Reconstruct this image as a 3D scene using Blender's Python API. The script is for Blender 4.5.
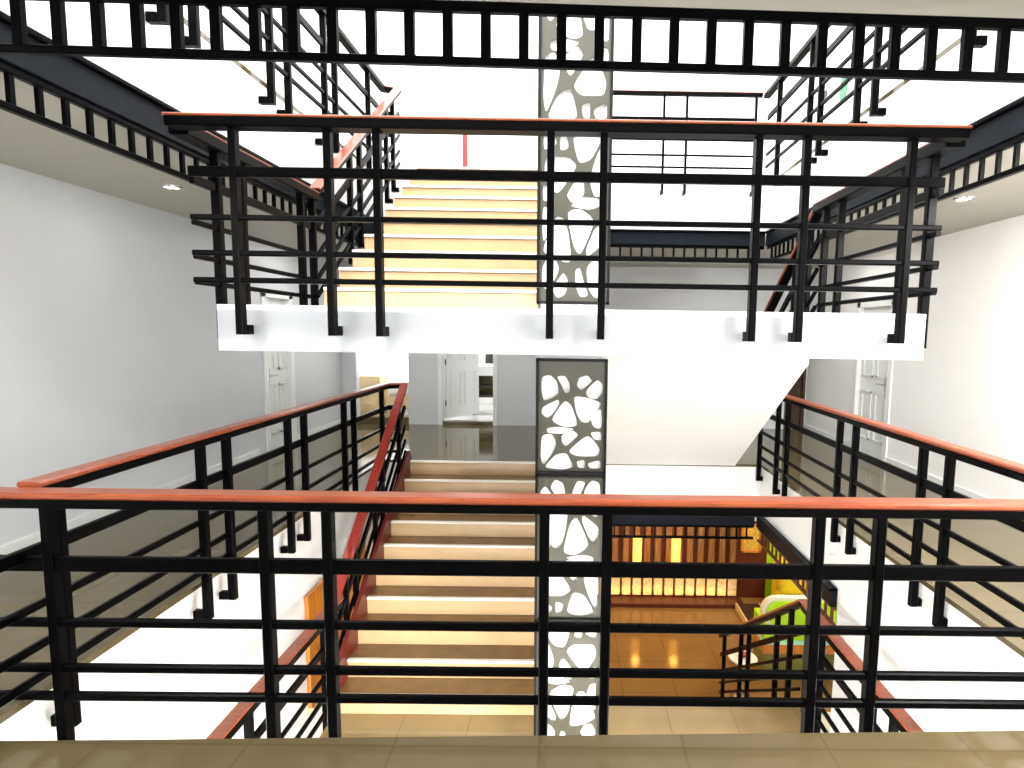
import bpy, bmesh, math, random
from mathutils import Vector, Matrix
random.seed(7)
for o in list(bpy.data.objects): bpy.data.objects.remove(o)
S = bpy.context.scene
C = S.collection

# ------------------------------------------------------------------ camera
F_PX, PCX, PCY = 570.0, 577.2, 387.9
YAW, PITCH, ROLL, EYE = 0.007, -0.099, 0.014, 1.713
cam = bpy.data.cameras.new('camera'); camo = bpy.data.objects.new('camera', cam); C.objects.link(camo)
fw = Vector((math.sin(YAW)*math.cos(PITCH), math.cos(YAW)*math.cos(PITCH), math.sin(PITCH)))
rt = Vector((math.cos(YAW), -math.sin(YAW), 0)); up = rt.cross(fw)
r2 = math.cos(ROLL)*rt + math.sin(ROLL)*up; u2 = -math.sin(ROLL)*rt + math.cos(ROLL)*up
camo.matrix_world = Matrix(((r2.x,u2.x,-fw.x,0),(r2.y,u2.y,-fw.y,0),(r2.z,u2.z,-fw.z,EYE),(0,0,0,1)))
cam.sensor_width = 36; cam.sensor_fit = 'HORIZONTAL'; cam.lens = 36*F_PX/1024
cam.shift_x = (512-PCX)/1024; cam.shift_y = (PCY-384)/1024; cam.clip_start = .02
S.camera = camo

# ------------------------------------------------------------------ sky, exposure
W = bpy.data.worlds.new('sky'); S.world = W; W.use_nodes = True
bg = W.node_tree.nodes['Background']; bg.inputs[0].default_value = (.96,.98,1,1); bg.inputs[1].default_value = 2.6
S.view_settings.view_transform = 'Standard'; S.view_settings.look = 'None'
S.view_settings.exposure = 1.2; S.view_settings.gamma = 1; S.view_settings.use_curve_mapping = False

sun = bpy.data.lights.new('sun','SUN'); sun.energy = 2; sun.angle = math.radians(14); sun.color = (1,.97,.92)
suno = bpy.data.objects.new('sun',sun); C.objects.link(suno); suno.rotation_euler = Vector((.12,.40,-.91)).to_track_quat('-Z','Y').to_euler()

def lamp(kind, loc, power, col=(1,1,1), size=.2, target=None, **kw):
    l = bpy.data.lights.new('lamp_light', kind); l.energy = power; l.color = col
    if kind == 'AREA':
        l.shape = kw.get('shape','DISK'); l.size = size
        if 'size_y' in kw: l.size_y = kw['size_y']
    elif kind in ('POINT','SPOT'): l.shadow_soft_size = size
    o = bpy.data.objects.new('lamp_light', l); C.objects.link(o); o.location = loc
    if target is not None: o.rotation_euler = (Vector(target)-Vector(loc)).to_track_quat('-Z','Y').to_euler()
    return o

# ------------------------------------------------------------------ materials
def nodes(name):
    m = bpy.data.materials.new(name); m.use_nodes = True
    return m, m.node_tree, m.node_tree.nodes['Principled BSDF']
def paint(name, col, rough=.6, var=.04, scale=3, metal=0, bump=0.0, coat=0, spec=.5):
    spec_=spec
    m, t, p = nodes(name)
    tc = t.nodes.new('ShaderNodeTexCoord'); n = t.nodes.new('ShaderNodeTexNoise'); n.inputs['Scale'].default_value = scale; n.inputs['Detail'].default_value = 4
    t.links.new(tc.outputs['Object'], n.inputs['Vector'])
    r = t.nodes.new('ShaderNodeValToRGB')
    r.color_ramp.elements[0].position = .3; r.color_ramp.elements[1].position = .7
    r.color_ramp.elements[0].color = (*[c*(1-var) for c in col],1); r.color_ramp.elements[1].color = (*[min(1,c*(1+var)) for c in col],1)
    t.links.new(n.outputs['Fac'], r.inputs['Fac']); t.links.new(r.outputs['Color'], p.inputs['Base Color'])
    p.inputs['Roughness'].default_value = rough; p.inputs['Metallic'].default_value = metal; p.inputs['Coat Weight'].default_value = coat; p.inputs['Specular IOR Level'].default_value = spec_
    if bump:
        b = t.nodes.new('ShaderNodeBump'); b.inputs['Strength'].default_value = bump; b.inputs['Distance'].default_value = .01
        t.links.new(n.outputs['Fac'], b.inputs['Height']); t.links.new(b.outputs['Normal'], p.inputs['Normal'])
    return m
def wood(name, c1, c2, rough=.3, stretch=(1,12,12), coat=.3, scale=2.5):
    m, t, p = nodes(name)
    tc = t.nodes.new('ShaderNodeTexCoord'); mp = t.nodes.new('ShaderNodeMapping'); mp.inputs['Scale'].default_value = stretch
    n = t.nodes.new('ShaderNodeTexNoise'); n.inputs['Scale'].default_value = scale; n.inputs['Detail'].default_value = 6; n.inputs['Distortion'].default_value = .6
    t.links.new(tc.outputs['Object'], mp.inputs['Vector']); t.links.new(mp.outputs['Vector'], n.inputs['Vector'])
    r = t.nodes.new('ShaderNodeValToRGB'); r.color_ramp.elements[0].position = .35; r.color_ramp.elements[1].position = .68
    r.color_ramp.elements[0].color = (*c1,1); r.color_ramp.elements[1].color = (*c2,1)
    t.links.new(n.outputs['Fac'], r.inputs['Fac']); t.links.new(r.outputs['Color'], p.inputs['Base Color'])
    p.inputs['Roughness'].default_value = rough; p.inputs['Coat Weight'].default_value = coat; p.inputs['Coat Roughness'].default_value = .12
    return m
def tiles(name, c1, c2, grout, size=.6, rough=.1, off=(0,0,0)):
    m, t, p = nodes(name)
    tc = t.nodes.new('ShaderNodeTexCoord'); mp = t.nodes.new('ShaderNodeMapping'); mp.inputs['Location'].default_value = off
    b = t.nodes.new('ShaderNodeTexBrick'); b.offset = 0; b.squash = 1
    b.inputs['Color1'].default_value = (*c1,1); b.inputs['Color2'].default_value = (*c2,1); b.inputs['Mortar'].default_value = (*grout,1)
    b.inputs['Scale'].default_value = 1; b.inputs['Mortar Size'].default_value = .006; b.inputs['Brick Width'].default_value = size; b.inputs['Row Height'].default_value = size
    n = t.nodes.new('ShaderNodeTexNoise'); n.inputs['Scale'].default_value = 2.2; n.inputs['Detail'].default_value = 5
    mx = t.nodes.new('ShaderNodeMix'); mx.data_type = 'RGBA'; mx.blend_type = 'MULTIPLY'; mx.inputs['Factor'].default_value = .35
    g = bpy.data.objects
    t.links.new(tc.outputs['Object'], mp.inputs['Vector']); t.links.new(mp.outputs['Vector'], b.inputs['Vector']); t.links.new(mp.outputs['Vector'], n.inputs['Vector'])
    t.links.new(b.outputs['Color'], mx.inputs['A']); t.links.new(n.outputs['Fac'], mx.inputs['B'])
    t.links.new(mx.outputs['Result'], p.inputs['Base Color'])
    p.inputs['Roughness'].default_value = rough
    return m
def glow(name, col, s):
    m, t, p = nodes(name); p.inputs['Base Color'].default_value = (*col,1); p.inputs['Emission Color'].default_value = (*col,1); p.inputs['Emission Strength'].default_value = s
    return m
M = dict(
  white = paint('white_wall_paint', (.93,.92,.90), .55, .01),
  grey = paint('pale_grey_dimmed_wall_paint', (.64,.66,.68), .5, .015),  # greyer than the right wall's white, uneven light put into the tone
  bright = paint('bright_white_paint', (.93,.93,.92), .5, .01),
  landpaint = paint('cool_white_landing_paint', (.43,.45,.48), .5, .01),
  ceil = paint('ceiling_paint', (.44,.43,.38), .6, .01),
  black = paint('black_metal_paint', (.0012,.0012,.0015), .3, .2, 8, spec=.035),
  fascia = paint('blue_black_metal', (.007,.009,.013), .5, .25, 30, bump=.15, spec=.06),
  hand = wood('red_brown_handrail_wood', (.21,.038,.011), (.31,.068,.020), .3, (2,14,14), .2),
  handred = wood('red_handrail_wood', (.26,.016,.010), (.36,.030,.016), .3, (2,14,14), .2),
  red = paint('red_stringer_paint', (.12,.008,.005), .4, .1),
  tile = tiles('olive_floor_tile', (.125,.097,.046), (.131,.102,.049), (.106,.082,.039), .6, .08, (.12,.2,0)),
  landtile = tiles('tan_floor_tile', (.27,.19,.08), (.29,.20,.09), (.21,.145,.065), .6, .10, (.3,.1,0)),
  whitetile = tiles('white_floor_tile', (.86,.85,.82), (.88,.87,.84), (.7,.69,.66), .8, .25),
  lobbytile = tiles('amber_floor_tile', (.34,.20,.07), (.36,.21,.075), (.22,.12,.04), .8, .12),
  tread = paint('olive_tread_stone', (.165,.092,.032), .15, .15, 6),
  riser = paint('tan_riser_stone', (.56,.38,.20), .3, .07, 5),
  nose = paint('white_nosing_stone', (.86,.80,.70), .3, .02),
  sheet = paint('olive_grey_screen_sheet', (.075,.072,.055), .33, .05, 6, metal=.25),
  frame = paint('dark_screen_frame', (.008,.008,.008), .35, .1, spec=.2),
  doorw = paint('white_door_lacquer', (.82,.84,.82), .3, .01),
  steel = paint('brushed_steel', (.55,.55,.55), .25, .1, 20, metal=1),
  lens = glow('downlight_lens', (1,.97,.9), 1.2),
  slat = wood('warm_slat_wood', (.16,.075,.02), (.32,.16,.05), .4, (12,12,1)),
  darkred = paint('dark_red_wood', (.10,.018,.010), .4, .2, 4),
  stone = paint('rough_lit_stone', (.62,.50,.32), .8, .35, 30, bump=.8),
  orange = wood('orange_wood_veneer', (.55,.17,.015), (.72,.26,.03), .4, (8,8,1)),
  cream = paint('cream_wood', (.75,.58,.32), .45, .08),
  lime = paint('lime_lacquer', (.42,.74,.01), .35, .05),
  yellow = paint('yellow_upholstery', (.78,.62,.02), .8, .08, 10, bump=.2),
  aqua = paint('pale_aqua_lacquer', (.45,.85,.66), .35, .03),
  olive = paint('olive_panel', (.20,.20,.05), .5, .1),
  dark = paint('dark_brown_wood', (.05,.025,.012), .3, .2, 5),
  gold = paint('gold_picture', (.62,.40,.05), .5, .4, 30, bump=.4),
  lampglow = glow('amber_lamp_glass', (1,.50,.08), .9),
  red2 = paint('signal_red_paint', (.42,.008,.006), .35, .05),
  green = paint('sign_green', (.01,.16,.07), .4, .05),
  ink = paint('sign_ink', (.01,.01,.01), .5, .05),
  faint = paint('sign_grey', (.6,.6,.62), .5, .05),
  linen = paint('white_linen', (.88,.88,.86), .85, .03, 6, bump=.2),
  cloth = paint('dark_cloth', (.05,.045,.04), .9, .2, 10),
)

# ------------------------------------------------------------------ builders
def new(): return bmesh.new()
def box(bm, x0,x1,y0,y1,z0,z1, bev=0):
    if x0>x1:x0,x1=x1,x0
    if y0>y1:y0,y1=y1,y0
    if z0>z1:z0,z1=z1,z0
    vs=[bm.verts.new((x,y,z)) for z in (z0,z1) for x,y in ((x0,y0),(x1,y0),(x1,y1),(x0,y1))]
    fs=[bm.faces.new([vs[i] for i in q]) for q in ((3,2,1,0),(4,5,6,7),(0,1,5,4),(1,2,6,5),(2,3,7,6),(3,0,4,7))]
    if bev:
        es={e for f in fs for e in f.edges}
        bmesh.ops.bevel(bm, geom=list(es), offset=bev, segments=2, affect='EDGES', profile=.5)
    return bm
def loft(bm, rings, cap=True):
    vr=[[bm.verts.new(p) for p in r] for r in rings]; n=len(rings[0])
    for a,b in zip(vr[:-1],vr[1:]):
        for i in range(n): bm.faces.new((a[i],a[(i+1)%n],b[(i+1)%n],b[i]))
    if cap: bm.faces.new(vr[0][::-1]); bm.faces.new(vr[-1])
def bar(bm, pts, w, h, ch=.25, side=None):
    """chamfered bar swept along a polyline with mitred corners; w across (horizontal), h along up"""
    pts=[Vector(p) for p in pts]; k=ch*min(w,h)
    prof=[(-w/2+k,-h/2),(w/2-k,-h/2),(w/2,-h/2+k),(w/2,h/2-k),(w/2-k,h/2),(-w/2+k,h/2),(-w/2,h/2-k),(-w/2,-h/2+k)]
    rings=[]
    for i,p in enumerate(pts):
        d0=(p-pts[i-1]).normalized() if i else None
        d1=(pts[i+1]-p).normalized() if i<len(pts)-1 else None
        da=d0 or d1; db=d1 or d0; d=(da+db).normalized()
        def fr(d):
            s=side if side is not None else (d.cross(Vector((0,0,1))) if abs(d.z)<.95 else Vector((1,0,0)))
            s=Vector(s).normalized(); u=s.cross(d).normalized(); s=d.cross(u).normalized(); return s,u
        s,u=fr(da); ring=[]
        for a,b in prof:
            q=p+s*a+u*b
            t=-(q-p).dot(d)/da.dot(d)      # slide along the incoming direction onto the mitre plane
            ring.append(q+da*t)
        rings.append(ring)
    loft(bm, rings); bmesh.ops.recalc_face_normals(bm, faces=bm.faces)
    return bm
def tube(bm, pts, r, n=10, rr=None):
    pts=[Vector(p) for p in pts]; rings=[]
    for i,p in enumerate(pts):
        d=((pts[min(i+1,len(pts)-1)]-pts[max(i-1,0)])).normalized()
        a=d.orthogonal().normalized() if abs(d.z)<.95 else Vector((1,0,0)); a=(a-d*a.dot(d)).normalized(); b=d.cross(a)
        R=rr[i] if rr else r
        rings.append([p+(a*math.cos(2*math.pi*j/n)+b*math.sin(2*math.pi*j/n))*R for j in range(n)])
    loft(bm, rings); return bm
def lathe(bm, c, prof, n=24):
    rings=[[(c[0]+r*math.cos(2*math.pi*j/n), c[1]+r*math.sin(2*math.pi*j/n), c[2]+z) for j in range(n)] for r,z in prof]
    loft(bm, rings); bmesh.ops.recalc_face_normals(bm, faces=bm.faces); return bm
def prism_x(bm, poly, x0, x1):
    loft(bm, [[(x0,y,z) for y,z in poly],[(x1,y,z) for y,z in poly]]); bmesh.ops.recalc_face_normals(bm, faces=bm.faces); return bm
def prism_y(bm, poly, y0, y1):
    loft(bm, [[(x,y0,z) for x,z in poly],[(x,y1,z) for x,z in poly]]); bmesh.ops.recalc_face_normals(bm, faces=bm.faces); return bm
ORI={}
def origin(o):
    while o.parent: o=o.parent
    return o.location
def obj(name, bm, mat, parent=None, label=None, smooth=False):
    me=bpy.data.meshes.new(name)
    if parent is not None: bmesh.ops.translate(bm, verts=bm.verts, vec=-origin(parent))
    bm.normal_update(); bm.to_mesh(me); bm.free(); me.materials.append(M[mat])
    if smooth:
        for p in me.polygons: p.use_smooth=True
    o=bpy.data.objects.new(name, me); C.objects.link(o)
    if parent is not None: o.parent=parent
    if label: o['label']=label
    return o
def thing(name, label, cat, loc, group=None):
    o=bpy.data.objects.new(name, None); C.objects.link(o); o.location=loc; o.empty_display_size=.1
    o['label']=label; o['category']=cat
    if group: o['group']=group
    return o
def tag(o, label, cat, group=None):
    o['label']=label; o['category']=cat
    if group: o['group']=group
    return o
def struct(name, bm, mat, parent=None):
    o=obj(name,bm,mat,parent)
    if parent is None: o['kind']='structure'
    return o
def lerp(a,b,t): return a+(b-a)*t

# ------------------------------------------------------------------ dimensions
H, ZL = 3.63, 1.839            # storey height, half landing
VX, VY0, VY1 = 2.49, 2.27, 7.37   # the void on the camera's floor
UX, UY0 = 2.46, 2.05              # the void one floor up
CEIL = 2.86; XW0, XW1 = -4.15, 4.2; YF = 10.2
BX0, BX1, BY0, BY1 = -6.2, 7.0, -3.0, 13.2

def plate(name, mat, x0,x1,y0,y1,hx0,hx1,hy0,hy1,z0,z1):
    bm=new()
    sk=.027; p=[(x0,y0),(x1,y0),(x1,hy0+sk*x1),(x0,hy0+sk*x0)]
    loft(bm,[[(a,b,z0) for a,b in p],[(a,b,z1) for a,b in p]])
    box(bm,x0,x1,hy1,y1,z0,z1)
    for xa,xb in ((x0,hx0),(hx1,x1)):
        p=[(xa,hy0+sk*xa),(xb,hy0+sk*xb),(xb,hy1),(xa,hy1)]
        loft(bm,[[(a,b,z0) for a,b in p],[(a,b,z1) for a,b in p]])
    bmesh.ops.recalc_face_normals(bm,faces=bm.faces)
    return struct(name,bm,mat)
plate('floor','tile',BX0,BX1,BY0,BY1,-VX,VX,VY0,VY1,-.035,0)
plate('ceiling','bright',BX0,BX1,BY0,BY1,-VX-.004,VX+.004,VY0-.004,VY1+.004,-.77,-.035)
plate('floor','tile',BX0,BX1,BY0,BY1,-UX,UX,UY0,VY1,H-.035,H)
plate('floor','bright',BX0,BX1,BY0,BY1,-UX-.004,UX+.004,UY0+.14,VY1+.004,CEIL+.03,H-.035)
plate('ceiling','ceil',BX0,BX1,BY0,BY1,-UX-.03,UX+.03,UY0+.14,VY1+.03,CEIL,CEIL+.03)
struct('floor', box(new(),BX0,BX1,7.6,BY1,-H-.2,-H), 'lobbytile')
struct('floor', box(new(),BX0,BX1,BY0-6,7.6,-H-.2,-H), 'whitetile')

def wall_x(name, mat, x, y0,y1,z0,z1, holes=(), th=.15, out=1):
    """wall in a plane of constant x; holes (y0,y1,z0,z1)"""
    bm=new(); xa,xb=(x,x+th*out); cur=y0
    for a,b,c,d in sorted(holes):
        if a>cur: box(bm,xa,xb,cur,a,z0,z1)
        if c>z0: box(bm,xa,xb,a,b,z0,c)
        if d<z1: box(bm,xa,xb,a,b,d,z1)
        cur=b
    if cur<y1: box(bm,xa,xb,cur,y1,z0,z1)
    return struct(name,bm,mat)
def wall_y(name, mat, y, x0,x1,z0,z1, holes=(), th=.15):
    bm=new(); cur=x0
    for a,b,c,d in sorted(holes):
        if a>cur: box(bm,cur,a,y,y+th,z0,z1)
        if c>z0: box(bm,a,b,y,y+th,z0,c)
        if d<z1: box(bm,a,b,y,y+th,d,z1)
        cur=b
    if cur<x1: box(bm,cur,x1,y,y+th,z0,z1)
    return struct(name,bm,mat)
# camera's floor
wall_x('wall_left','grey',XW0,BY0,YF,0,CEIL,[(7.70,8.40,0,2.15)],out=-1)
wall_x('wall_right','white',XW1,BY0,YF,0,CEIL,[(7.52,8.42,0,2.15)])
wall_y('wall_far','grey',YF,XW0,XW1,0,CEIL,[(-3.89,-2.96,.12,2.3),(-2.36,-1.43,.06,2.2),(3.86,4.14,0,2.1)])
wall_y('wall_near','white',-2.9,XW0,XW1,0,CEIL,[(-4.0,4.05,1.0,2.7)])
# rooms behind the far wall
wall_y('wall_far','bright',13.0,XW0,0.2,0,CEIL,[(-4.1,-2.7,.35,2.75),(-2.0,-.9,1.15,2.3)])
wall_x('wall_left','bright',XW0,YF+.15,13.0,0,CEIL,out=-1)
wall_x('wall_right','bright',-2.66,YF+.15,13.0,0,CEIL,out=1)
wall_x('wall_right','bright',0.0,YF+.15,13.0,0,CEIL,out=1)
# upper floor
wall_x('wall_left','bright',XW0,BY0,10.7,H,7.4,out=-1)
wall_x('wall_right','bright',XW1,BY0,10.7,H,7.4)
wall_y('wall_far','bright',10.7,XW0,XW1,H,7.4)
wall_y('wall_near','bright',-2.9,XW0,XW1,H,7.4)
# lower floor
wall_x('wall_left','bright',-VX-.004,-.6,VY1,-H,-.77,out=-1)
wall_x('wall_right','bright',VX+.004,-.6,5.08,-H,-.77)
bm=new()
for x in (-2.49,-1.27,-.03,1.21,2.42): box(bm,x,x+.07,-.6,-.5,-H,-.77)
for z in (-H,-1.5,-.84): box(bm,-2.49,2.49,-.6,-.5,z,z+.07)
struct('window_4',bm,'black')
wall_y('wall_far','darkred',11.1,-4.2,BX1,-H,-.77)
wall_x('wall_left','slat',-4.05,VY1+.1,11.1,-H,-.77,out=-1)
wall_x('wall_right','bright',6.6,VY0,11.1,-H,-.77)
wall_y('wall_near','bright',4.93,VX+.154,6.6,-H,-.77)
# spine wall between the flights, per storey
for za,zb in ((-H,-2.06),(-1.79,1.574),(ZL,4.9)):
    struct('wall_center', box(new(),-.255,.215,4.375,7.30,za,zb), 'bright')
# baseboards of the corridors
for nm,x0,x1 in (('baseboard_left',XW0,XW0+.015),('baseboard_right',XW1-.015,XW1)):
    box_bm=new()
    for a,b in ((BY0,7.45),(8.46,YF)): box(box_bm,x0,x1,a,b,0.0,.10)
    struct(nm,box_bm,'doorw')

# ------------------------------------------------------------------ doors and windows of the corridors
def panel_door(n, axis, pos, a0,a1, z1, out, handle_at):
    """closed panelled door set in a wall of constant x"""
    d=struct('door_%d'%n, box(new(),pos+out*.04,pos+out*.085,a0+.04,a1-.04,.005,z1-.04,.004),'doorw')
    bm=new()
    s=-out
    for y0,y1,za,zb in ((a0-.06,a0+.04,0,z1+.06),(a1-.04,a1+.06,0,z1+.06),(a0-.06,a1+.06,z1-.04,z1+.06)):
        box(bm,pos-out*.02,pos+out*.12,y0,y1,za,zb,.004)
    f=obj('door_frame',bm,'doorw',d)
    bm=new(); w=(a1-a0); m=(a0+a1)/2
    for y0,y1 in ((a0+.13,m-.05),(m+.05,a1-.13)):
        for za,zb in ((.22,.92),(1.12,z1-.2)):
            for q in ((y0,y0+.03,za,zb),(y1-.03,y1,za,zb),(y0,y1,za,za+.03),(y0,y1,zb-.03,zb)):
                box(bm,pos+out*.04,pos+out*.026,*q)
    obj('panel_moulding',bm,'doorw',d)
    bm=new(); bar(bm,[(pos+out*.03,handle_at,1.05),(pos-out*.03,handle_at,1.05),(pos-out*.03,handle_at+.12*(1 if handle_at<m else -1),1.05)],.02,.02)
    box(bm,pos+out*.022,pos+out*.04,handle_at-.025,handle_at+.025,.95,1.15)
    obj('door_handle',bm,'steel',d)
panel_door(1,'x',XW0,7.70,8.40,2.15,-1,7.83)
panel_door(2,'x',XW1,7.52,8.42,2.15,1,7.66)
# open door of the far room
d=struct('door_3', prism_y(new(),[(-2.12,.10),(-1.96,.10),(-1.96,.10)],9.6,9.61) if False else box(new(),-.02,.022,0,.80,.10,2.10,.004),'doorw')
d.location=(-2.33,10.34,0); d.rotation_euler=(0,0,math.radians(-38))
bm=new()
for y0,y1 in ((.1,.36),(.44,.70)):
    for za,zb in ((.3,.95),(1.15,1.9)):
        for q in ((y0,y0+.025,za,zb),(y1-.025,y1,za,zb),(y0,y1,za,za+.025),(y0,y1,zb-.025,zb)): box(bm,.022,.032,*q)
pm=bpy.data.meshes.new('panel_moulding'); bm.to_mesh(pm); bm.free(); pm.materials.append(M['doorw'])
po=bpy.data.objects.new('panel_moulding',pm); C.objects.link(po); po.parent=d
for z in (.38,1.13,1.85):
    bm=new(); tube(bm,[(.03,-.012,z-.05),(.03,-.012,z+.05)],.012)
    hm=bpy.data.meshes.new('hinge'); bm.to_mesh(hm); bm.free(); hm.materials.append(M['dark'])
    ho=bpy.data.objects.new('hinge',hm); C.objects.link(ho); ho.parent=d
# frame and raised tiled threshold of the two openings, dark door at the right end
bm=new()
for a,b,c,e in ((-2.43,-2.35,0,2.25),(-1.44,-1.36,0,2.25),(-2.43,-1.36,2.18,2.25)): box(bm,a,b,YF-.02,YF+.17,c,e,.004)
struct('trim_1',bm,'doorw')
struct('trim_2',box(new(),-2.35,-1.44,YF-.01,YF+.16,0,.062,.003),'tile')
struct('trim_3',box(new(),-3.89,-2.96,YF-.01,YF+.16,0,.122,.003),'tile')
d4=struct('door_4',box(new(),3.87,4.13,YF+.05,YF+.09,0.005,2.09,.003),'dark')
bm=new()
for a,b,c,e in ((3.82,3.87,0,2.14),(4.13,4.18,0,2.14),(3.82,4.18,2.09,2.14)): box(bm,a,b,YF-.015,YF+.15,c,e,.003)
obj('door_frame',bm,'dark',d4)
for n,(x0,x1,z0,z1) in enumerate(((-4.1,-2.7,.35,2.75),(-2.0,-.9,1.15,2.3)),1):
    bm=new()
    for q in ((x0,x0+.05,z0,z1),(x1-.05,x1,z0,z1),(x0,x1,z0,z0+.05),(x0,x1,z1-.05,z1),((x0+x1)/2-.02,(x0+x1)/2+.02,z0,z1)): box(bm,q[0],q[1],13.02,13.10,q[2],q[3])
    struct('window_%d'%n,bm,'doorw')
# window of the near corridor, behind the viewer
bm=new()
for x in (-4.0,-2.0,0,2.0,4.0): box(bm,x,x+.05,-2.88,-2.8,1.0,2.7)
for z in (1.0,2.65): box(bm,-4.0,4.05,-2.88,-2.8,z,z+.05)
struct('window_3',bm,'doorw')

# furniture glimpsed in the two rooms
n0=set(bpy.data.objects)
bed=thing('bed','white-covered bed with pale wooden frame seen through the bright opening at far left','bed',(-3.1,11.0,0))
bm=new(); box(bm,-3.55,-2.62,10.4,12.2,.18,.42,.01); obj('bed_frame',bm,'cream',bed)
bm=new(); box(bm,-3.52,-2.65,10.42,12.15,.42,.68,.06); obj('mattress',bm,'linen',bed,smooth=True)
bm=new(); box(bm,-3.55,-2.62,12.2,12.26,0,1.0,.01); obj('headboard',bm,'cream',bed)
for x in (-3.52,-2.70):
    for y in (10.42,12.1): obj('leg',box(new(),x,x+.06,y,y+.06,0,.18),'cream',bed)
cab=thing('cabinet','small cream wooden cabinet standing left of the white-covered bed','cabinet',(-3.8,10.6,0))
obj('body',box(new(),-4.0,-3.62,10.3,10.8,.02,.80,.006),'cream',cab)
for z in (.08,.43):
    dw=obj('drawer',box(new(),-3.97,-3.65,10.28,10.30,z,z+.32,.004),'cream',cab)
    obj('knob',lathe(new(),(-3.81,10.27,z+.16),[(.006,-.012),(.015,-.006),(.015,.006),(.006,.012)],10),'steel',dw)
van=thing('washstand','white-topped counter with dark open shelf behind the half-open white door','counter',(-1.35,11.0,0))
obj('countertop',box(new(),-1.95,-.95,10.8,11.35,.80,1.0,.02),'linen',van)
for x in (-1.93,-1.0): obj('side_panel',box(new(),x,x+.04,10.85,11.33,0,.80),'dark',van)
obj('back_panel',box(new(),-1.89,-1.0,11.29,11.33,.35,.80),'olive',van)
for z in (.36,.55): obj('shelf',box(new(),-1.89,-1.0,10.88,11.29,z,z+.05),'dark',van)
mir=thing('towel','dark cloth hanging on the wall above the white counter','cloth',(-1.7,12.5,1.2))
bm=new(); loft(bm,[[(-1.75+.24*u+.02*math.sin(9*u+k),11.36+.02*math.cos(11*u+k*2)+dy,1.02+.22*k) for u,dy in [(i/8,0) for i in range(9)]+[(i/8,.02) for i in range(8,-1,-1)]] for k in range(4)])
obj('hanging_cloth',bm,'cloth',mir)
bm=new(); tube(bm,[(-1.9,11.38,1.69),(-1.0,11.38,1.69)],.012); obj('rail',bm,'steel',mir)
for o in list(bpy.data.objects):
    if o not in n0 and o.parent is None: o.location = Vector(o.location)+(Vector((-.10,.62,0)) if o.location.x<-2.5 else Vector((-.10,.55,0)))
struct('floor',box(new(),-2.5,-.02,YF+.16,12.98,.002,.012),'whitetile')
lamp('AREA',(-1.5,11.6,CEIL-.02),22,(1,1,1),.4,(-1.5,11.6,0))  # unseen ceiling lights added to brighten the two far rooms
lamp('AREA',(-3.4,11.6,CEIL-.02),22,(1,1,1),.4,(-3.4,11.6,0))

# ------------------------------------------------------------------ staircases
def flight(label, x0,x1, yb, s, z0, n, r, t, soffit, ytop=None, stringer=None, cap=.30):
    """n risers going up from y=yb in direction s"""
    f=thing('staircase',label,'staircase',((x0+x1)/2,yb,z0))
    top=[]; 
    for k in range(n):
        y=yb+s*k*t
        top+= [(y,z0+k*r),(y,z0+(k+1)*r-.03)]
    yt=yb+s*((n-1)*t+cap); top.append((yt,z0+n*r-.03))
    # soffit parallel to the pitch line
    sl=r/t
    def zs(y): return z0+ (abs(y-yb))*sl + r - soffit
    y0=yb+s*max(0,(soffit-r)/sl-.0)
    poly=top+[(yt,max(zs(yb+s*(n-1)*t),z0+n*r-.26)),(yb+s*(n-1)*t,zs(yb+s*(n-1)*t)),(y0,z0)]
    obj('stair_body',prism_x(new(),poly,x0,x1),'bright',f)
    for k in range(n):
        y=yb+s*k*t; z=z0+(k+1)*r
        obj('riser',box(new(),x0+.001,x1-.001,y-s*.015,y,z0+k*r+.001,z-.03),'riser',f)
        d=t if k<n-1 else cap
        tr=obj('tread',box(new(),x0+.001,x1-.001,y+s*.015,y+s*(d-.016),z-.03,z),'tread',f)
        obj('nosing',box(new(),x0+.001,x1-.001,y-s*.03,y+s*.015,z-.024,z+.001,.005),'nose',tr)
    if stringer:
        bm=new()
        p0=(yb-s*.02,z0); p1=(yb+s*(n-1)*t,z0+n*r)
        poly=[(yb-s*.05,z0+.002),(yb-s*.05,z0+r+.16),(yb+s*((n-1)*t-.02),z0+n*r+.13),(yb+s*((n-1)*t+.05),z0+n*r+.03),(yb+s*((n-1)*t+.05),z0+n*r-.32),(yb+s*.35,z0+.002)]
        obj('stringer',prism_x(bm,poly,stringer-.02,stringer+.02),'red',f)
    return f
flight('lower left staircase with tan risers and red side, climbing to the doors',-2.12,-.28,4.915,1,-1.79,10,.179,.271,.37,stringer=-2.14,cap=.02)
flight('upper left staircase with tan risers and white nosings above the white landing',-1.90,-.28,4.4,1,ZL,10,.1791,.29,.36,cap=.36)
flight('staircase with plain white sloping underside right of the cut-out screen',.24,2.12,7.6,-1,0,10,.1839,.274,.40,cap=.02)
flight('lowest staircase going down to the amber lobby beyond the tan landing',.24,2.12,7.6,-1,-H,10,.184,.274,.36,cap=.02)

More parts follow.
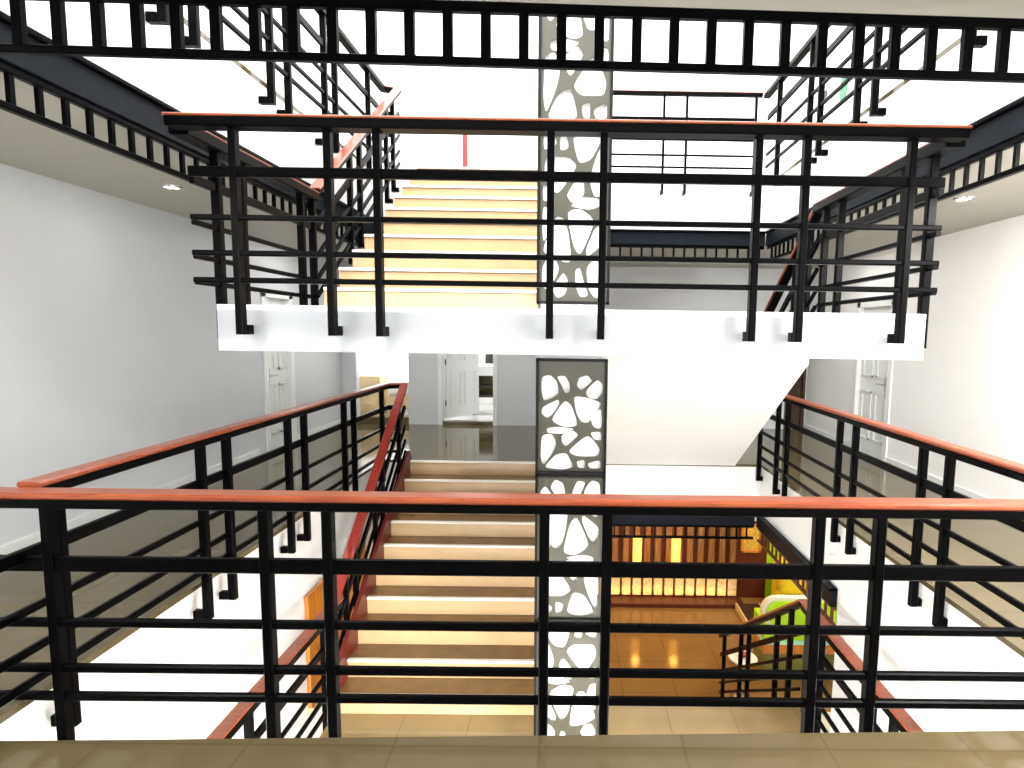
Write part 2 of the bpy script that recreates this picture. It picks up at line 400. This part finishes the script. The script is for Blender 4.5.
def landing(label, x0,x1,y0,yl,yr,z,th,top):
    l=thing('stair_landing',label,'landing',((x0+x1)/2,y0,z))
    poly=[(x0,y0),(x1,y0),(x1,yr),(.23,yr),(.23,yl),(x0,yl)]
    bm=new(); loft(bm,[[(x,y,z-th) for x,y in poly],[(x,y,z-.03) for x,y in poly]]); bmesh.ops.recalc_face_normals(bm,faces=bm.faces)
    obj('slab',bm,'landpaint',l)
    bm=new(); loft(bm,[[(x,y,z-.03) for x,y in poly],[(x,y,z) for x,y in poly]]); bmesh.ops.recalc_face_normals(bm,faces=bm.faces)
    obj('floor_tiles',bm,top,l)
    obj('nosing',box(new(),.24,x1,yr-.05,yr+.012,z-.03,z+.002,.004),'nose',l)
landing('upper half landing with white front edge crossing the middle of the view',-2.05,2.035,3.31,4.345,5.10,ZL,.265,'bright')
landing('lower half landing with tan glossy floor below the right staircase',-2.14,2.16,3.31,4.90,5.10,-1.79,.265,'landtile')

# ------------------------------------------------------------------ railings
Z_LAND=(.978,.708,.466,.275,.128); Z_NEAR=(.979,.670,.400,.188,.055); Z_SIDE=(1.0,.70,.45,.265,.12)
def bracketed_post(parent, x, y, z0, z1, out, w=.044, dp=.055, reach=.09, low=-.20):
    """flat steel post hung on the slab edge by a foot that points out (towards the slab)"""
    ox,oy=out
    wx,wy=(dp,w) if ox else (w,dp)
    bm=new(); bar(bm,[(x,y,z0+low),(x,y,z1)],wx,wy,.15)
    p=obj('post',bm,'black',parent)
    bm=new()
    if ox: box(bm,x+ox*dp/2,x+ox*(reach),y-w/2,y+w/2,z0+low,z0+low+.055,.004)
    else: box(bm,x-w/2,x+w/2,y+oy*dp/2,y+oy*reach,z0+low,z0+low+.055,.004)
    obj('bracket',bm,'black',p)
    return p
def run(parent, pts, zs, post_list, out, thick=.066, thin=.037, ext=0.0, rin=.1, wood='hand', cw=.10, bh=.066, ch=.022, inset=.014, pw=.044, low=-.20, back=0):
    """horizontal railing run along pts (x,y,zfloor): wood cap, black bar, one thick and three thin rails, posts"""
    P=lambda dz:[(x,y,z+dz) for x,y,z in pts]
    def extend(q,e):
        q=[Vector(v) for v in q]
        q[0]=q[0]+(q[0]-q[1]).normalized()*e; q[-1]=q[-1]+(q[-1]-q[-2]).normalized()*e
        return q
    def rails(dz):
        q=extend(P(dz),ext-rin); q[0]=q[0]+(q[0]-q[1]).normalized()*back; return q
    h=zs[0]
    obj('handrail',bar(new(),extend(P(h+.019-ch/2),ext),cw,ch,.3),wood,parent,'red-brown wooden handrail')
    obj('handrail_bar',bar(new(),extend(P(h+.019-ch-bh/2),ext-.008),cw-inset,bh,.12),'black',parent)
    obj('upper_rail',bar(new(),rails(zs[1]),.03,thick,.15),'black',parent)
    for z in zs[2:]: obj('rail',bar(new(),rails(z),.03,thin,.2),'black',parent)
    for x,y in post_list:
        bracketed_post(parent,x,y,pts[0][2],pts[0][2]+h-.035,out,w=pw,low=low)
# camera's floor
n=thing('railing','nearest railing across the view with orange-red wooden handrail','railing',(0.1,2.42,0))
run(n,[(-2.66,2.42,0),(2.6,2.42,0)],Z_NEAR,bh=.04,ch=.03,rin=0,post_list=[(x,2.42) for x in (-2.27,-1.334,-1.06,-.117,.156,1.084,1.352,2.29)],out=(0,-1))
n=thing('railing','railing along the left corridor on the viewer\'s floor, meeting the nearest railing','railing',(-2.40,5,0))
run(n,[(-2.40,2.475,0),(-2.40,7.30,0),(-2.17,7.42,0)],Z_SIDE,bh=.045,ch=.028,back=.75,post_list=[(-2.38,y) for y in (2.58,3.60,3.873,4.714,5.0,5.88,6.14,7.05)],out=(-1,0),thick=.06)
n=thing('railing','railing along the right corridor on the viewer\'s floor beside the white doors','railing',(2.44,5,0))
run(n,[(2.44,2.475,0),(2.44,7.40,0)],Z_SIDE,bh=.045,ch=.028,back=.75,post_list=[(2.44,y) for y in (2.70,3.60,3.88,4.83,5.12,6.38,6.68,7.30)],out=(1,0),thick=.06)
# upper half landing
n=thing('railing','front railing of the white upper half landing, posts hung on its edge','railing',(0,3.2,ZL))
run(n,[(-2.194,3.2,ZL),(2.11,3.2,ZL)],Z_LAND,[(x,3.2) for x in (-1.85,-1.342,-1.077,-.137,.149,.989,1.251,1.825)],(0,1),ch=.014,inset=.004,bh=.05,thick=.054,thin=.03,pw=.04,low=-.17)
n=thing('railing','left side railing of the white upper half landing','railing',(-2.185,4,ZL))
run(n,[(-2.185,3.255,ZL),(-2.185,4.9,ZL)],Z_LAND,[(-2.185,y) for y in (3.58,3.84,4.66,4.86)],(1,0),thick=.054,thin=.03,ch=.008,inset=-.01,bh=.07)
n=thing('railing','right side railing of the white upper half landing','railing',(2.10,4,ZL))
run(n,[(2.10,3.255,ZL),(2.10,5.05,ZL)],Z_LAND,[(2.10,y) for y in (3.45,3.72,4.6,4.88)],(-1,0),thick=.054,thin=.03,ch=.008,inset=-.01,bh=.07)
# lower half landing
n=thing('railing','left side railing of the lower half landing, partly below the viewer\'s floor edge','railing',(-2.2,4.2,-1.79))
run(n,[(-2.15,3.2,-1.79),(-2.15,5.08,-1.79)],Z_SIDE,[(-2.15,y) for y in (3.6,3.87,4.75)],(1,0))
n=thing('railing','right side railing of the lower half landing, beside the lime desk','railing',(2.2,4.2,-1.79))
run(n,[(2.20,3.2,-1.79),(2.20,5.10,-1.79)],Z_SIDE,[(2.20,y) for y in (3.6,3.87,4.72,5.0)],(-1,0))
# upper floor
n=thing('railing','left railing of the topmost floor seen above the landing','railing',(-2.366,5,H))
run(n,[(-2.366,2.1,H),(-2.366,7.28,H),(-2.18,7.36,H)],Z_SIDE,[(-2.366,y) for y in (2.3,3.46,3.73,4.629,4.9,5.6,5.84,6.75)],(-1,0),cw=.07,ch=.014,inset=-.01,bh=.05)
n=thing('railing','right railing of the topmost floor in front of the green sign','railing',(2.33,5,H))
run(n,[(2.33,2.1,H),(2.33,7.31,H)],Z_SIDE,[(2.33,y) for y in (2.3,3.3,3.56,4.655,4.94,5.68,5.93,6.83)],(1,0),cw=.07,ch=.014,inset=-.01,bh=.05)
n=thing('railing','short far railing of the topmost floor right of the tall screen','railing',(1.3,7.29,H))
run(n,[(.27,7.29,H),(2.28,7.29,H)],Z_SIDE,[(x,7.29) for x in (1.07,1.35,2.2)],(0,1),thick=.034,thin=.022,cw=.05,ch=.012,inset=-.008,bh=.04,pw=.028)
# sloping railings of the flights
def slope_rail(label, x, ya,za, yb,zb, posts, hand='hand', tail=None, zs=Z_SIDE, side_off=0.0):
    n=thing('stair_railing',label,'railing',(x,(ya+yb)/2,(za+zb)/2))
    L=lambda dz:[(x,ya,za+dz),(x,yb,zb+dz)]+([(x,tail,zb+dz)] if tail else [])
    h=zs[0]
    obj('handrail',bar(new(),L(h+.008),.10,.022,.3),hand,n,'red-brown wooden handrail')
    obj('handrail_bar',bar(new(),L(h-.023),.084,.04,.12),'black',n)
    obj('upper_rail',bar(new(),L(zs[1]),.03,.06,.15),'black',n)
    for z in zs[2:]: obj('rail',bar(new(),L(z),.03,.034,.2),'black',n)
    for y in posts:
        z=lerp(za,zb,(y-ya)/(yb-ya))
        bm=new(); bar(bm,[(x,y,z-.10),(x,y,z+h-.03)],.046,.06,.15); p=obj('post',bm,'black',n)
        bm=new(); s=1 if x<0 else -1; box(bm,x+s*.018,x+s*.065,y-.025,y+.025,z-.10,z-.05,.003); obj('bracket',bm,'black',p)
    return n
slope_rail('red wooden stair railing climbing left of the lower staircase',-2.19,5.10,-1.79,7.37,0.0,(5.35,5.6,6.2,6.45,7.1),hand='handred')
slope_rail('stair railing climbing from the upper half landing to the topmost floor',-2.185,4.92,ZL+.02,7.30,H,(5.2,5.69,5.95,6.8,7.05))
slope_rail('dark stair railing descending behind the right end of the upper half landing',2.14,5.10,ZL,7.5,.10,(5.3,5.6,6.4,6.7,7.35))
slope_rail('lowest stair railing descending from the lower half landing towards the lobby',2.20,5.14,-1.79,7.85,-H,(5.4,5.75,6.65,6.95,7.7))

# ------------------------------------------------------------------ ladder friezes under the floor edges
def frieze(label, a, b, zb, inward, fascia=True, mat='black', lip=True, start=.05, bh=.03, uw=.024, pitch=.1355, tall=.175, bw=.04):
    """a,b: (x,y) ends; zb bottom; inward: direction towards the void"""
    ax,ay=a; bx,by=b; L=math.hypot(bx-ax,by-ay); dx,dy=(bx-ax)/L,(by-ay)/L; ix,iy=inward
    t=thing('ladder_frieze',label,'frieze',((ax+bx)/2,(ay+by)/2,zb))
    pt=lambda s,o,z:(ax+dx*s+ix*o,ay+dy*s+iy*o,z)
    obj('bottom_bar',bar(new(),[pt(0,.02,zb+bh/2),pt(L,.02,zb+bh/2)],bw,bh,.15),mat,t)
    obj('top_bar',bar(new(),[pt(0,.02,zb+tall),pt(L,.02,zb+tall)],bw,.035,.15),mat,t)
    s=start; me=None
    while s<L:
        if me is None:
            bm=new(); o3=Vector(t.location); 
            w=(uw,.022) if abs(dx)>.5 else (.022,uw)
            box(bm,-w[0]/2,w[0]/2,-w[1]/2,w[1]/2,bh,tall-.015)
            me=bpy.data.meshes.new('upright'); bm.to_mesh(me); bm.free(); me.materials.append(M[mat])
        o=bpy.data.objects.new('upright',me); C.objects.link(o); o.parent=t
        o.location=Vector(pt(s,.02,zb))-t.location
        s+=pitch
    if fascia:
        fb=obj('fascia_board',bar(new(),[pt(0,.03,zb+.27),pt(L,.03,zb+.27)],.055,.155,.06),'fascia',t,'blue-black fascia board')
        obj('lip',bar(new(),[pt(0,.045,zb+.36),pt(L,.045,zb+.36)],.085,.028,.2),'black',fb)
    return t
ZB=2.62
frieze('ladder frieze with blue-black fascia above the left corridor',(-UX,UY0+.21),(-UX,VY1-.05),ZB,(1,0))
frieze('ladder frieze with blue-black fascia above the right corridor',(UX,UY0+.21),(UX,VY1-.05),ZB,(-1,0))
frieze('ladder frieze across the far edge of the upper floor, right of the screen',(.25,VY1),(UX-.07,VY1),ZB,(0,-1))
frieze('far ladder frieze behind the upper left stair railing',(-UX+.07,VY1),(-.28,VY1),ZB,(0,-1))
frieze('nearest ladder frieze hanging across the top of the view',(-UX,UY0-.045),(UX,UY0+.075),ZB,(0,1),fascia=False,start=.059,bh=.028,uw=.034,pitch=.1303,tall=.192,bw=.026)
frieze('dark ladder frieze over the amber lobby, below the far corridor',(.25,VY1),(VX-.07,VY1),ZB-H,(0,-1),uw=.02)
frieze('short ladder frieze above the lime desk on the lower right side',(VX,5.08),(VX,VY1-.1),ZB-H,(-1,0),mat='darkred')

# ------------------------------------------------------------------ cut-out screens
HOLES=[[(85,350),(110,345),(130,365),(135,400),(115,415),(90,425),(83,390)],
 [(132,348),(158,345),(172,370),(172,395),(158,400),(148,375)],
 [(205,350),(230,342),(245,360),(225,378),(212,390),(198,375)],
 [(235,385),(262,358),(277,370),(277,400),(262,418),(240,415),(228,400)],
 [(88,450),(135,425),(137,440),(115,475),(100,485),(84,470)],
 [(116,495),(158,430),(178,445),(200,510),(160,514)],
 [(190,415),(230,420),(275,435),(255,470),(235,498),(215,495),(200,470)],
 [(245,490),(277,450),(279,520),(255,515)],
 [(103,522),(135,517),(190,523),(150,540),(105,537)],
 [(85,550),(115,545),(130,575),(115,610),(90,645),(82,620)],
 [(150,545),(185,530),(203,545),(165,582),(152,570)],
 [(245,535),(277,532),(278,562),(255,556)],
 [(175,600),(235,545),(272,590),(265,615),(200,615)],
 [(95,657),(130,615),(165,608),(185,655),(150,662)],
 [(200,635),(225,630),(225,658),(205,656)],
 [(237,642),(275,630),(277,658),(245,658)]]
def smooth_poly(p, it=3):
    for n_ in range(it):
        q=[]; w1=.84 if n_==0 else .75; w0=1-w1
        for i in range(len(p)):
            a=p[i]; b=p[(i+1)%len(p)]
            q+=[(a[0]*w1+b[0]*w0,a[1]*w1+b[1]*w0),(a[0]*w0+b[0]*w1,a[1]*w0+b[1]*w1)]
        p=q
    return p
def screen(label, z0, z1, head=0.0, mirror=False, flip=False):
    X0,X1,Y=-.285,.262,4.35
    t=thing('cutout_screen',label,'screen',((X0+X1)/2,Y,z0))
    fx0,fx1=X0+.02,X1-.02; fz0,fz1=z0+.022,z1-.022
    cu=bpy.data.curves.new('sheet','CURVE'); cu.dimensions='2D'; cu.fill_mode='BOTH'; cu.extrude=.004
    def add(p):
        s=cu.splines.new('POLY'); s.points.add(len(p)-1); s.use_cyclic_u=True
        for k,(a,b) in enumerate(p): s.points[k].co=(a,b,0,1)
    add([(fx0,fz0),(fx1,fz0),(fx1,fz1),(fx0,fz1)])
    hz=fz1-head
    for h in HOLES:
        # grow slightly so that smoothing keeps the authored size
        cx=sum(p[0] for p in h)/len(h); cy=sum(p[1] for p in h)/len(h)
        q=[(cx+(a-cx)*1.12,cy+(b-cy)*1.12) for a,b in h]
        q=smooth_poly(q)
        w=[]
        for a,b in q:
            u=(a-72)/(288-72); v=(b-334)/(668-334)
            if mirror: u=1-u
            if flip: v=1-v
            u=min(max(u,.02),.98); v=min(max(v,.01),.99)
            w.append((lerp(fx0,fx1,u), lerp(hz,fz0,v)))
        add(w)
    tmp=bpy.data.objects.new('sheet',cu); C.objects.link(tmp)
    dg=bpy.context.evaluated_depsgraph_get(); dg.update()
    me=bpy.data.meshes.new_from_object(tmp.evaluated_get(dg)); bpy.data.objects.remove(tmp)
    me.transform(Matrix.Rotation(math.pi/2,4,'X')); me.transform(Matrix.Translation(Vector((0,Y,0))-t.location))
    me.materials.clear(); me.materials.append(M['sheet'])
    o=bpy.data.objects.new('cut_sheet',me); C.objects.link(o); o.parent=t
    bm=new()
    for q in ((X0,X0+.022,z0,z1),(X1-.022,X1,z0,z1),(X0,X1,z0,z0+.022),(X0,X1,z1-.022,z1)): box(bm,q[0],q[1],Y-.03,Y+.03,q[2],q[3],.002)
    obj('frame',bm,'frame',t)
screen('black-framed cut-out screen with dark header just below the white landing edge',.61,1.505,.09)
screen('cut-out screen directly below the nearest handrail, lower middle of the view',-.585,.605,0,True)
screen('lowest cut-out screen standing on the lower half landing',-1.785,-.59,0,False,True)
screen('grey cut-out screen standing on the upper half landing',1.915,3.20,0,True,True)
screen('topmost cut-out screen fading into the white light above the landing handrail',3.205,4.55,0)

# ------------------------------------------------------------------ downlights in the corridor ceilings
def downlight(x,y,label,power,col=(1,.97,.92)):
    t=thing('ceiling_downlight',label,'ceiling light',(x,y,CEIL))
    obj('trim_ring',lathe(new(),(x,y,CEIL),[(.06,-.001),(.065,-.012),(.085,-.012),(.092,0)],24),'steel',t)
    obj('lens',lathe(new(),(x,y,CEIL),[(.001,-.004),(.06,-.004),(.06,-.001),(.001,-.001)],24),'lens',t)
    lamp('AREA',(x,y,CEIL-.02),power,col,.12,(x,y,0))
downlight(-3.36,4.9,'small round recessed ceiling light above the left corridor',2)
downlight(3.24,4.87,'small round recessed ceiling light above the right corridor',4)


# ------------------------------------------------------------------ things on the upper floor
t=thing('red_post','narrow red post against the white upper wall, above the upper left staircase','post',(-2.0,10.6,H))
obj('pillar',box(new(),-2.03,-1.95,10.54,10.62,H,5.30,.01),'red2',t)
obj('base_plate',box(new(),-2.10,-1.88,10.45,10.67,H,H+.03,.004),'black',t)
t=thing('wall_sign','white wall sign with green emblem and small black squares, upper right','sign',(4.19,9.7,5.6))
obj('board',box(new(),4.185,4.199,9.0,10.62,5.30,6.25,.003),'bright',t)
obj('emblem',lathe(new(),(0,0,0),[(.001,0),(.16,0),(.16,.006),(.001,.006)],28),'green',t,'green emblem')
e=t.children[-1]; e.rotation_euler=(0,-math.pi/2,0); e.data.transform(Matrix.Translation(Vector(t.location))); e.data.transform(Matrix.Diagonal((1.35,.9,1,1))); e.location=(-.005,-.35,-.02)
for y,z in ((10.0,5.745),(10.20,5.74)):
    obj('square_mark',box(new(),4.178,4.186,y-.055,y+.055,z-.06,z+.06),'ink',t)
obj('faint_mark',box(new(),4.178,4.186,10.42,10.47,5.70,5.80),'faint',t)
obj('small_outlet',box(new(),0,0.01,0,.01,0,.01),'white',None) if False else None

# ------------------------------------------------------------------ the amber lobby below
t=thing('slatted_wall_panel','warm timber slat panel with stone strips lit from below in the lobby','wall panel',(1.6,11.0,-H))
obj('backing',box(new(),-1.2,3.35,11.02,11.09,-H,-.8),'darkred',t)
k=0; x=-1.1
while x<3.3:
    obj('slat',box(new(),x,x+.115,10.93,11.02,-2.95,-.82,.008),'slat',t)
    obj('stone_strip',box(new(),x,x+.165,10.95,11.02,-3.53,-2.99,.006),'stone',t)
    x+=.213
obj('ledge',box(new(),-1.2,3.4,10.62,11.02,-H,-3.55,.01),'darkred',t)
lamp('AREA',(1.1,10.84,-3.53),9,(1,.58,.18),4.2,(1.1,10.93,0),shape='RECTANGLE',size_y=.06)
for x,l in ((1.30,'left glowing amber wall lamp between the timber slats'),(2.06,'right glowing amber wall lamp between the timber slats')):
    t=thing('wall_lamp',l,'wall lamp',(x,10.9,-2.5))
    obj('lamp_shade',lathe(new(),(x,10.82,-2.85),[(.05,0),(.085,.02),(.09,.55),(.05,.58)],18),'lampglow',t,'glowing amber glass',True)
    obj('back_plate',box(new(),x-.05,x+.05,10.90,10.93,-2.75,-2.35,.006),'dark',t)
    lamp('POINT',(x,10.68,-2.5),1.5,(1,.55,.12),.08)
t=thing('picture','small gold picture in a red-brown frame on the lobby wall','picture',(3.62,11.0,-2.35))
bm=new()
for q in ((3.40,3.45,-2.66,-2.08),(3.77,3.82,-2.66,-2.08),(3.40,3.82,-2.66,-2.61),(3.40,3.82,-2.13,-2.08)): box(bm,q[0],q[1],11.03,11.09,q[2],q[3],.006)
obj('picture_frame',bm,'orange',t); obj('canvas',box(new(),3.45,3.77,11.06,11.08,-2.61,-2.13),'gold',t)
t=thing('low_platform','dark wooden platform with pale edge strips on the lobby floor','platform',(3.45,10.2,-H))
obj('deck',box(new(),3.24,3.66,9.6,10.6,-H,-H+.12,.006),'dark',t)
for x in (3.21,3.66): obj('edge_strip',box(new(),x,x+.03,9.6,10.6,-H,-H+.135,.003),'cream',t)
struct('wall_far',box(new(),3.95,6.6,11.06,11.095,-H,-1.6),'lime')
so=thing('sofa','yellow cushioned sofa behind the lime desk','sofa',(4.6,10.2,-H))
obj('seat',box(new(),3.95,5.6,9.9,10.6,-H+.12,-H+.42,.04),'yellow',so)
obj('backrest',box(new(),3.95,5.6,10.6,10.8,-H+.12,-H+1.0,.05),'yellow',so)
for x,w in ((3.97,'left'),(4.51,'middle'),(5.05,'right')):
    tag(obj('cushion',box(new(),x,x+.50,10.3,10.58,-H+.42,-H+.92,.08),'yellow',smooth=True),'yellow square cushion leaning at the %s of the yellow sofa back'%w,'cushion','yellow cushions on the sofa')
for x in (4.0,5.5):
    for y in (9.95,10.7): obj('leg',box(new(),x,x+.05,y,y+.05,-H,-H+.12),'dark',so)
# reception desk: rounded lime front with white rim
dk=thing('reception_desk','lime green reception desk with white rounded rim and orange band','desk',(3.6,8.4,-H))
def rounded(x0,x1,z0,z1,r,n=8):
    p=[]
    for i in range(n+1):
        a=math.pi+ -math.pi/2*i/n
        p.append((x0+r+r*math.cos(a),z1-r+r*math.sin(a)))
    p.append((x1,z1)); p.append((x1,z0))
    for i in range(n+1):
        a=-math.pi/2-math.pi/2*i/n
        p.append((x0+r+r*math.cos(a),z0+r+r*math.sin(a)))
    return p
obj('rim',prism_y(new(),rounded(2.93,4.9,-2.74,-2.28,.22),8.30,8.40),'nose',dk)
obj('front_panel',prism_y(new(),rounded(2.99,4.9,-2.70,-2.33,.17),8.27,8.30),'lime',dk)
obj('lower_panel',box(new(),3.0,4.9,8.36,8.9,-3.0,-2.74,.01),'lime',dk)
obj('light_band',box(new(),2.98,4.9,8.34,8.92,-3.06,-3.0,.005),'aqua',dk)
obj('wood_band',box(new(),2.98,4.9,8.33,8.92,-3.2,-3.06,.005),'orange',dk)
obj('base',box(new(),3.02,4.9,8.38,8.9,-H,-3.2),'olive',dk)
tb=thing('round_table','small white round table with a red centrepiece at the foot of the lowest stairs','table',(2.62,8.1,-H))
obj('tabletop',lathe(new(),(2.55,7.95,-3.05),[(.001,0),(.2,0),(.21,.012),(.2,.025),(.001,.025)],28),'linen',tb)
obj('stem',lathe(new(),(2.55,7.95,-H),[(.14,0),(.14,.015),(.02,.03),(.02,.58)],16),'steel',tb)
obj('centrepiece',lathe(new(),(2.55,7.95,-3.025),[(.03,0),(.06,.03),(.065,.05),(.03,.07)],14),'red2',tb)
# wood panel on the lower left wall
t=thing('wood_panel','orange wooden panel on the white wall beside the lower left staircase','panel',(-2.47,5.6,-1.3))
obj('veneer',box(new(),-2.49,-2.45,5.12,6.6,-1.90,-.79,.006),'orange',t)
obj('painted_glow_strip',box(new(),-2.49,-2.42,5.12,6.6,-1.97,-1.90,.004),'cream',t)  # cream strip stands in for the yellow glow at the panel's foot
# warm lobby lamps, then added lights for the lower void
lamp('AREA',(1.2,9.3,-.80),17,(1,.55,.16),.6,(1.2,9.3,-4))
lamp('AREA',(2.9,10.0,-.80),5,(1,.55,.16),.4,(2.9,10,-4))
lamp('AREA',(4.6,8.6,-.80),26,(1,.95,.8),.6,(4.4,8.9,-4))
lamp('AREA',(4.2,7.2,-.80),12,(1,.95,.85),.6,(4,8.4,-3))
for x,y in ((-1.5,.6),(1.5,.6),(-1.5,1.6),(1.5,1.6)):  # unseen lights added under the viewer's floor to whiten the lower walls
    lamp('AREA',(x,y,-.80),95,(1,.98,.95),.4,(x*1.0,y+1.2,-4))
# unseen lights added at the corridor ceilings to brighten walls and floors
for x,y,p in ((3.4,.2,210),(3.3,3.0,45),(-3.3,.2,60),(-1.6,8.6,7),(-3.3,8.0,8),(3.3,8.0,8)):
    lamp('AREA',(x,y,CEIL-.02),p,(1,.98,.95),1.0,(x,y,0))
lamp('AREA',(2.9,2.3,CEIL-.03),60,(1,.98,.95),.5,(4.2,4.6,.8))  # extra aimed light, added to wash the right wall brighter

for key,grp in (('railing','black railings with wooden handrails'),('stair_railing','sloping stair railings'),('ladder_frieze','ladder friezes under the floor edges'),
                ('cutout_screen','cut-out screens between the staircases'),('ceiling_downlight','recessed ceiling lights'),('wall_lamp','amber wall lamps'),
                ('staircase','staircases of the atrium'),('stair_landing','half landings of the atrium')):
    for o in bpy.data.objects:
        if o.parent is None and o.name.split('.')[0]==key: o['group']=grp
